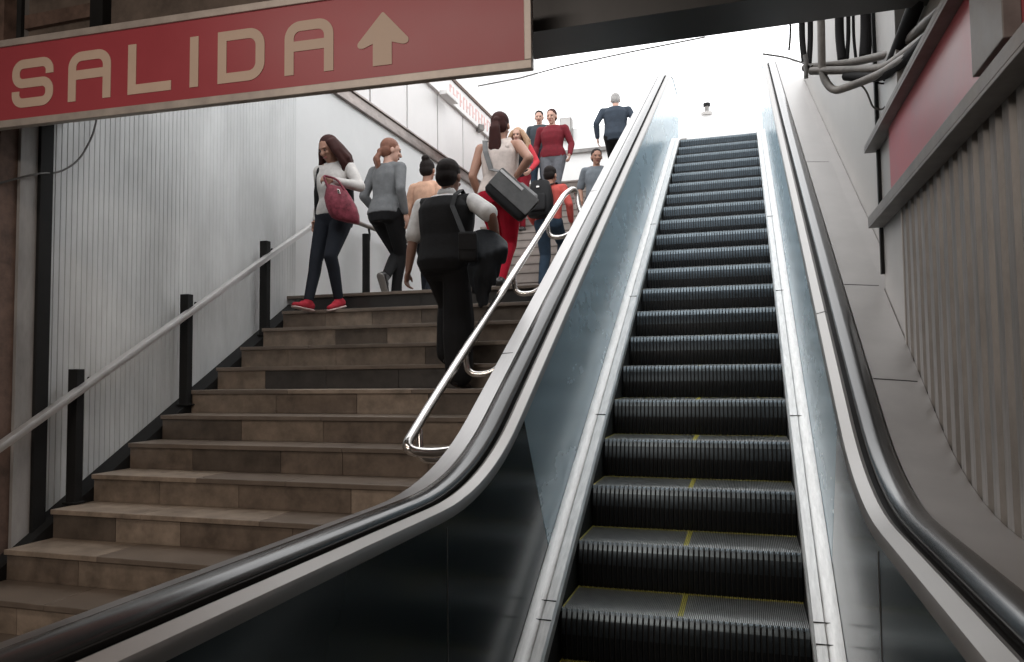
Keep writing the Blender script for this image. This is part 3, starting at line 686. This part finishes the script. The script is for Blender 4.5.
    if sleeves != 'none':
        for i in (0, 1):
            e = J['elb'][i]; wr = J['wri'][i]; k = b_**.5
            if sleeves == 'short': tp.chain([sho[i], sho[i].lerp(e, .5), sho[i].lerp(e, .88)], [.062*s*k, .064*s*k, .066*s*k])
            else: tp.chain([sho[i], sho[i].lerp(e, .5), e, e.lerp(wr, .5), e.lerp(wr, .93)], [.062*s*k, .056*s*k, .050*s*k, .045*s*k, .036*s*k])
    cloth('shirt', top, vox, tp, root, base)
    if vest:
        ve = SH(); g2 = .022
        ve.torso(T, PT_, -.035-hem, .51, g2+.004, b_, s); ve.cap(sho[0].lerp(sho[1], .04), sho[1].lerp(sho[0], .04), .066*s, .066*s)
        cloth('vest', vest, vox, ve, root, base)
        co = SH(); co.cap(T(-.01, -.035, .555), T(-.01, .035, .555), .05*s, .05*s); cloth('collar', top, vox, co, root, base)
    # hair
    s = s*hs
    ha = SH(); hm = HAIR[hair]; rr = random.Random(hash(label) % 999)
    ha.ell(HH(-.020, 0, .048), (.082*s, .094*s, .086*s), hax); ha.ell(HH(-.045, 0, .0), (.078*s, .065*s, .075*s), hax)
    if hstyle == 'short': pass
    if hstyle in ('ponytail', 'low_tail'):
        z0 = .03 if hstyle == 'ponytail' else -.02
        ha.ell(HH(-.105, 0, z0+.0), (.032*s, .032*s, .032*s), hax)
        L = .44 if hstyle == 'ponytail' else .20
        for k in range(9):
            o_ = rr.uniform(-.03, .03); ha.chain([HH(-.10, 0, z0), HH(-.135, o_*.9, z0-.08), HH(-.12, o_*1.5, z0-L*.55), HH(-.10+rr.uniform(-.02, .02), o_*.9, z0-L*rr.uniform(.8, 1))], [.022*s, .028*s, .026*s, .010*s])
    if hstyle == 'bun':
        ha.ell(HH(-.07, .0, .125), (.045*s, .045*s, .04*s), hax)
    if hstyle == 'long':
        for k in range(30):
            V1 = 1.25; ang = rr.uniform(-118, 118); ar = math.radians(ang); fx = -math.cos(ar)*.080; rx = math.sin(ar)*.088; L = rr.uniform(.18, .34); w1 = rr.uniform(-.02, .02); w2 = rr.uniform(-.03, .03)
            ha.chain([HH(fx*.8, rx*.85, .06), HH(fx*1.2, rx*1.4, -.02), HH(fx*1.4+w1, rx*1.8+w1, -.03-L*.35), HH(fx*1.3+w2, rx*1.9-w1, -.03-L*.7), HH(fx*1.2+.02, rx*1.75+w2, -.03-L)], [.032*s, .034*s, .030*s, .024*s, .010*s])
    cloth('hair', hm, vox, ha, root, base, sm=1)
    if eyes:
        for q in (-1, 1):
            e_ = SH(); e_.ell(HH(.083, q*.031, .008), (.013*s, .008*s, .008*s), hax, 10, 7); e_.build('eye', EYE, root, smooth=60, loc=tuple(B))
        l_ = SH(); l_.ell(HH(.083, 0, -.058), (.024*s, .010*s, .008*s), hax, 10, 7); l_.build('lips', LIP, root, smooth=60, loc=tuple(B))
    s = s0_
    J.update(T=T, HH=HH, s=s, pel=pel, neck=neck, root=root, F=F, R=Rr, ax=ax, FT=FT, RT=RT, UT=UT); return J
F_ = {n: fab(n, c) for n, c in {
 'white_knit': (.56, .54, .52), 'black_cloth': (.012, .012, .013), 'black_trousers': (.010, .010, .011), 'grey_sweater': (.155, .16, .165), 'peach_shirt': (.62, .38, .27),
 'cream_tank': (.58, .50, .46), 'red_trousers': (.36, .006, .022), 'coral_shirt': (.50, .09, .075), 'blue_jeans': (.028, .048, .075), 'burgundy_sweater': (.15, .016, .024),
 'grey_trousers': (.13, .135, .15), 'dark_jacket': (.045, .055, .065), 'red_jacket': (.52, .045, .06), 'grey_blue_shirt': (.16, .18, .20), 'navy_suit': (.040, .052, .070), 'white_shirt': (.58, .57, .56),
 'dark_blue_jeans': (.014, .017, .024), 'maroon_trousers': (.20, .01, .02)}.items()}
RED_SHOE = fab('red_canvas', (.36, .025, .04)); SOLE = mat('pale_rubber_sole', (.48, .36, .34), .6); GSOLE = mat('grey_rubber_sole', (.22, .21, .2), .6); BSHOE = mat('black_leather', (.014, .013, .013), .35)
DN_ = (-.25, 0, 0)


def bx(u, v, y, z): p = at(u, v, y); return V((p.x, y, z))
# 1 woman with red bag coming down
b1 = V((-3.43, 5.84, nz(10)))
J1 = person('woman in white knit top and dark open vest coming down the stairs', b1, math.radians(186), 1.52, 'tan', 'brown', 'long',
    [(.02, -.07, .02, 0, 12), (.26, .12, -.13, 10, -8)], [((.19, .04, -.17), (-.3, -1, -.6), 1.2), ((.02, .03, -.5), (-1, .3, 0), .5)],
    F_['white_knit'], (F_['dark_blue_jeans'], .004, .95), (RED_SHOE, SOLE), lean=.03, head=(12, -24), fem=True, build=1.08)
T = J1['T']; ov = SH()
ov.chain([T(.01, .15, .47), T(.03, .16, .25), T(-.02, .185, .0), T(-.02, .19, -.12)], [.05, .062, .07, .06], .6, J1['RT']); ov.chain([T(.0, -.13, .50), T(-.02, -.155, .3), T(-.03, -.16, .02)], [.055, .06, .055], .6, J1['RT'])
ov.ell(T(-.055, 0, .28), (.15, .08, .24), J1['ax'])
cloth('vest', F_['black_cloth'], .008, ov, J1['root'], b1, 'dark open vest')
# 2 woman in grey sweater
b2 = bx(386, 250, 6.9, nz(11))
J2 = person('woman in grey sweater and black trousers stepping onto the landing', b2, math.radians(12), 1.66, 'light', 'red', 'low_tail',
    [(-.16, .07, .20, -5, 62), (.12, .02, 0, 5, 0)], [((.12, -.05, -.42), (-.9, -.3, 0), .5), ((.0, .06, -.49), (-1, .4, 0), .5)],
    F_['grey_sweater'], (F_['black_trousers'], .006, .93), (BSHOE, GSOLE), lean=.06, head=(38, -4), fem=True, build=1.06, hem=.03)
# 3 man with black vest
b3 = bx(446, 384, 4.74, nz(6))
J3 = person('stout man in black vest and short white sleeves climbing the stairs', b3, math.radians(4), 1.48, 'dark', 'black', 'short',
    [(.20, -.075, .165, -4, 4), (-.02, .10, .0, 6, 10)], [(at(408, 272, 4.72), (-.7, -1, 0), .9), (at(497, 240, 4.80), (-.8, .8, -.3), 1.0)],
    F_['white_shirt'], (F_['black_trousers'], .062, .96), (BSHOE,), lean=.08, head=(0, 0), vest=F_['black_cloth'], sleeves='short', build=1.20, stand=.85, hs=1.18, hem=.05)
# 4 person in peach top
b4 = bx(426, 200, 7.35, nz(11))
J4 = person('person in peach top with a small hair bun walking ahead of the vest man', b4, math.radians(0), 1.54, 'tan', 'black', 'bun',
    [(.16, -.07, 0, 0, 0), (-.14, .07, .03, 0, 20)], [((.12, -.05, -.46), (-1, -.3, 0), .5), ((-.02, .05, -.48), (-1, .4, 0), .5)],
    F_['peach_shirt'], (F_['dark_blue_jeans'], .006, .94), (BSHOE,), lean=.05, fem=True)
# 5 woman in tank top and red trousers
b5 = bx(500, 250, 6.6, nz(11))
J5 = person('woman in cream tank top and red trousers with a long dark ponytail', b5, math.radians(2), 1.68, 'tan', 'brown', 'ponytail',
    [(.14, -.05, 0, 0, 0), (-.16, .05, .03, 0, 22)], [((.10, -.05, -.46), (-1, -.3, 0), .5), ((-.02, -.02, -.30), (-.7, .8, -.3), 1.1)],
    F_['cream_tank'], (F_['red_trousers'], .002, .94), (BSHOE,), lean=.05, head=(0, 2), sleeves='none', fem=True, build=1.14)
T5 = J5['T']
for q in (-1, 1):
    st5 = SH(); st5.cap(T5(-.075, q*.10, .44), T5(.0, q*.095, .535), .035, .03); cloth('shoulder_strap', F_['cream_tank'], .008, st5, J5['root'], b5, sm=3)
# 6 backpack wearer
b6 = bx(549, 260, 9.36, Z2+2*R2)
J6 = person('person in coral shirt and blue jeans wearing a black backpack on the upper stairs', b6, math.radians(4), 1.60, 'tan', 'black', 'short',
    [(-.02, -.09, 0, 0, 4), (.30, .07, R2, 0, 0)], [((.10, -.06, -.44), (-1, -.5, 0), .6), ((.06, .09, -.46), (-1, .5, 0), .6)],
    F_['coral_shirt'], (F_['blue_jeans'], .016, .95), (BSHOE,), lean=.12, head=(8, 0), sleeves='long', build=1.08)
# 7 blond woman in red jacket
b7 = bx(519, 200, 11.42, Z2+9*R2)
J7 = person('blond woman in bright red jacket and black vest coming down the upper stairs', b7, math.radians(182), 1.66, 'light', 'blond', 'long',
    [(.04, -.07, 0, 0, 0), (.30, .06, -R2, 0, -6)], [((.16, -.08, -.42), (-.8, -.6, 0), .7), ((.10, .06, -.46), (-1, .5, 0), .6)],
    F_['red_jacket'], (F_['maroon_trousers'], .006, .95), (BSHOE,), lean=.0, head=(0, -8), fem=True, vest=F_['black_cloth'], build=1.05)
# 8 man behind
b8 = bx(540, 160, 12.78, Z2+14*R2)
J8 = person('man in dark jacket coming down behind the woman in the burgundy sweater', b8, math.radians(176), 1.56, 'light', 'black', 'short',
    [(.0, -.08, 0, 0, 0), (.26, .08, -R2, 0, 0)], [((.06, -.06, -.48), (-1, -.5, 0), .6), ((.06, .06, -.48), (-1, .5, 0), .6)],
    F_['dark_jacket'], (F_['blue_jeans'], .01, .95), (BSHOE,), head=(-4, -12), build=1.05)
# 9 burgundy sweater
b9 = bx(553, 160, 12.36, Z2+12*R2)
J9 = person('woman in burgundy sweater and grey trousers coming down the upper stairs', b9, math.radians(180), 1.74, 'light', 'brown', 'short',
    [(.22, -.08, -.10, 4, -6), (.0, .08, 0, -6, 10)], [((.10, -.10, -.48), (-1, -.6, 0), .6), ((.10, .08, -.49), (-1, .5, 0), .6)],
    F_['burgundy_sweater'], (F_['grey_trousers'], .012, .95), (BSHOE,), head=(6, -10), fem=True, build=1.26, hem=.04)
# 10 man in grey shirt
b10 = bx(597, 200, 10.3, Z2+5*R2)
J10 = person('man in grey blue short sleeved shirt coming down beside the escalator', b10, math.radians(170), 1.52, 'tan', 'black', 'short',
    [(.0, -.08, 0, 0, 0), (.28, .08, -R2, 0, 0)], [((.06, -.06, -.48), (-1, -.5, 0), .6), ((.05, .05, -.48), (-1, .5, 0), .6)],
    F_['grey_blue_shirt'], (F_['blue_jeans'], .01, .95), (BSHOE,), head=(-10, -6), sleeves='short', build=1.0)
# 11 man in navy suit
b11 = bx(616, 150, 13.05, Z2+15*R2)
J11 = person('white haired man in navy suit walking away at the stair head', b11, math.radians(-6), 1.70, 'light', 'white', 'short',
    [(.22, -.08, R2, 0, 0), (-.04, .08, 0, 0, 10)], [((-.02, -.10, -.48), (-1, -.7, 0), .6), ((.06, .10, -.46), (-1, .7, 0), .6)],
    F_['navy_suit'], (F_['black_trousers'], .02, .96), (BSHOE,), lean=.12, head=(0, -8), build=1.2, hem=.12, eyes=False)

# ------------------------------------------------------------ bags and coat
def bag_body(c, ax, w, d, h_, top=.8, bulge=1.08, rnd=.35):
    mb = MB(); rings = []
    for t, sc in ((-1, .72), (-.96, .88), (-.8, .98), (-.4, bulge), (.1, bulge*.98), (.6, (1+top)/2), (.93, top), (1, top*.9)):
        ring = []
        for j in range(24):
            a = 2*PI*j/24; cx_, sx_ = math.cos(a), math.sin(a); e_ = rnd+.25
            x = math.copysign(abs(cx_)**e_, cx_)*w*sc; y_ = math.copysign(abs(sx_)**e_, sx_)*d*sc
            ring.append(V(c)+ax[0]*x+ax[1]*y_+ax[2]*(t*h_))
        rings.append(ring)
    return mb.loft(rings)
def ribbon(pts, w, wax, t=.003):
    """flat strap along pts, WAX the width direction"""
    mb = MB(); rings = []; pts = [V(p) for p in pts]
    for i, p in enumerate(pts):
        tg = (pts[min(i+1, len(pts)-1)]-pts[max(i-1, 0)]).normalized(); a = (wax-tg*wax.dot(tg)).normalized(); n_ = tg.cross(a)
        rings.append([p+a*w+n_*t, p-a*w+n_*t, p-a*w-n_*t, p+a*w-n_*t])
    return mb.loft(rings)
CR = RI.normalized(); CD = V((f_.x, f_.y, 0)).normalized()
MAROON = fab('maroon_bag_leather', (.22, .045, .065), .5, var=.5, sc=25); GREYC = fab('grey_canvas', (.11, .11, .11), .7); BLK = fab('black_nylon', (.012, .012, .013), .6); STRAPG = fab('grey_webbing', (.15, .15, .15), .7)
c = at(341, 204, 5.64); ax = ((CR*math.cos(.25)-UZ*math.sin(.25)), CD, (UZ*math.cos(.25)+CR*math.sin(.25)))
ax = (CR*.97-UZ*.24, CD, UZ*.97+CR*-.24)
hb = empty('handbag', c-UZ*.17, 'maroon leather handbag hanging from the hand of the woman in white', 'bag')
bag_body(c, ax, .135, .06, .155, .62, 1.06).build('bag_body', MAROON, hb, smooth=60)
hd_ = J1['hand'][0]
for q in (-1, 1):
    MB().tube(fillet([c+ax[0]*(.07)+ax[1]*(q*.03)+ax[2]*.13, c+ax[0]*.03+ax[1]*(q*.03)+ax[2]*.22, hd_+UZ*.02+ax[1]*(q*.02), c-ax[0]*.09+ax[1]*(q*.03)+ax[2]*.20, c-ax[0]*.08+ax[1]*(q*.03)+ax[2]*.12], .05), .010, 8).build('strap', MAROON, hb, smooth=60)
MB().cbox(c+ax[0]*.02-ax[1]*.062+ax[2]*.10, ax, (.012, .004, .02)).build('buckle', M['steel_polish'], hb, bevel=.003)
# messenger bag
c = at(511, 196, 6.34); t_ = .74; ax = (CR*math.cos(t_)-UZ*math.sin(t_), CD, UZ*math.cos(t_)+CR*math.sin(t_))
mg = empty('messenger_bag', c-UZ*.2, 'grey and black messenger bag slung across the back of the woman in red trousers', 'bag')
bag_body(c, ax, .225, .06, .125, .97, 1.0, .15).build('bag_body', BLK, mg, smooth=50)
MB().cbox(c-ax[1]*.062+ax[2]*.035, ax, (.218, .006, .088)).cbox(c+ax[2]*.127, ax, (.215, .06, .005)).build('flap', GREYC, mg, bevel=.006)['label'] = 'grey flap'
MB().cbox(c-ax[1]*.072+ax[2]*.1-ax[0]*.08, ax, (.13, .003, .012)).build('trim_band', fab('pale_piping', (.5, .5, .5)), mg)
ribbon([c-ax[0]*.20+ax[2]*.10-CD*.03, J5['T'](-.15, -.03, .22), J5['T'](-.145, -.09, .40), J5['T'](-.07, -.125, .53), J5['T'](.02, -.125, .545), J5['T'](.09, -.12, .46)], .024, CR).build('strap', STRAPG, mg)
ribbon([c+ax[0]*.21+ax[2]*.08, c+ax[0]*.15+ax[2]*.16+CD*.05, J5['T'](.12, .17, .15)], .02, CR).build('strap', STRAPG, mg)
# backpack
T6 = J6['T']; a6 = J6['ax']; c = T6(-.215, -.055, .27)
bp_ = empty('backpack', c-UZ*.24, 'black backpack on the back of the person in the coral shirt', 'bag')
bag_body(c, (a6[0], a6[1], a6[2]), .165, .10, .235, .72, 1.05, .45).build('bag_body', BLK, bp_, smooth=60)
bag_body(c-a6[1]*.105-a6[2]*.08, a6, .12, .035, .11, .9, 1.0, .4).build('pocket', BLK, bp_, smooth=60)
MB().cbox(c-a6[1]*.10+a6[2]*.13, a6, (.02, .006, .012)).build('badge', M['steel_polish'], bp_, bevel=.003)
MB().tube(fillet([c+a6[2]*.22-a6[0]*.03, c+a6[2]*.27-a6[0]*.02, c+a6[2]*.27+a6[0]*.02, c+a6[2]*.22+a6[0]*.03], .02), .008, 8).build('grab_handle', BLK, bp_, smooth=60)
for q in (-1, 1): ribbon([c+a6[2]*.2+a6[0]*(q*.08)+a6[1]*.06, T6(-.06, q*.11, .545), T6(.04, q*.115, .53), T6(.13, q*.12, .40)], .022, a6[0]).build('shoulder_strap', BLK, bp_)
# shoulder bag of the vest man
c = at(468, 247, 4.52); ax = (CR, CD, UZ)
sbg = empty('shoulder_bag', c-UZ*.1, 'small black bag on a shoulder strap behind the vest man', 'bag')
bag_body(c, ax, .062, .035, .095, .95, 1.0, .2).build('bag_body', BLK, sbg, smooth=50)
MB().cbox(c-ax[1]*.036+ax[2]*.03, ax, (.056, .004, .055)).build('flap', BLK, sbg, bevel=.004)
T3 = J3['T']
ribbon([c+UZ*.09-CR*.03, T3(-.175, .13, .40), T3(-.13, .135, .50), T3(-.04, .14, .565), T3(.06, .14, .52)], .016, CR, .003).build('strap', STRAPG if False else BLK, sbg)
# coat over the arm
cs = SH(); rr = random.Random(5); y_ = 4.66
for i in range(13):
    t = i/12; u0 = 474+t*29; v0 = 236-6*math.sin(t*PI)+t*8; u1 = 471+t*30+rr.uniform(-3, 3); v1 = [262, 285, 292, 300, 306, 300, 304, 296, 290, 284, 276, 268, 262][i]
    cs.chain([at(u0, v0, y_+.03), at(u0+rr.uniform(-1, 1), (v0*2+v1)/3, y_-.05+rr.uniform(-.02, .02)), at(u1, (v0+v1*2)/3, y_-.03+rr.uniform(-.02, .02)), at(u1+rr.uniform(-2, 2), v1, y_+rr.uniform(-.02, .02))], [.032, .030, .026, .016])
ct = empty('coat', at(488, 300, y_), 'dark coat draped over the forearm of the vest man', 'coat')
cloth('coat_cloth', fab('dark_coat', (.016, .019, .023), .7, sc=8), .009, cs, ct, tuple(ct.location), sm=3)
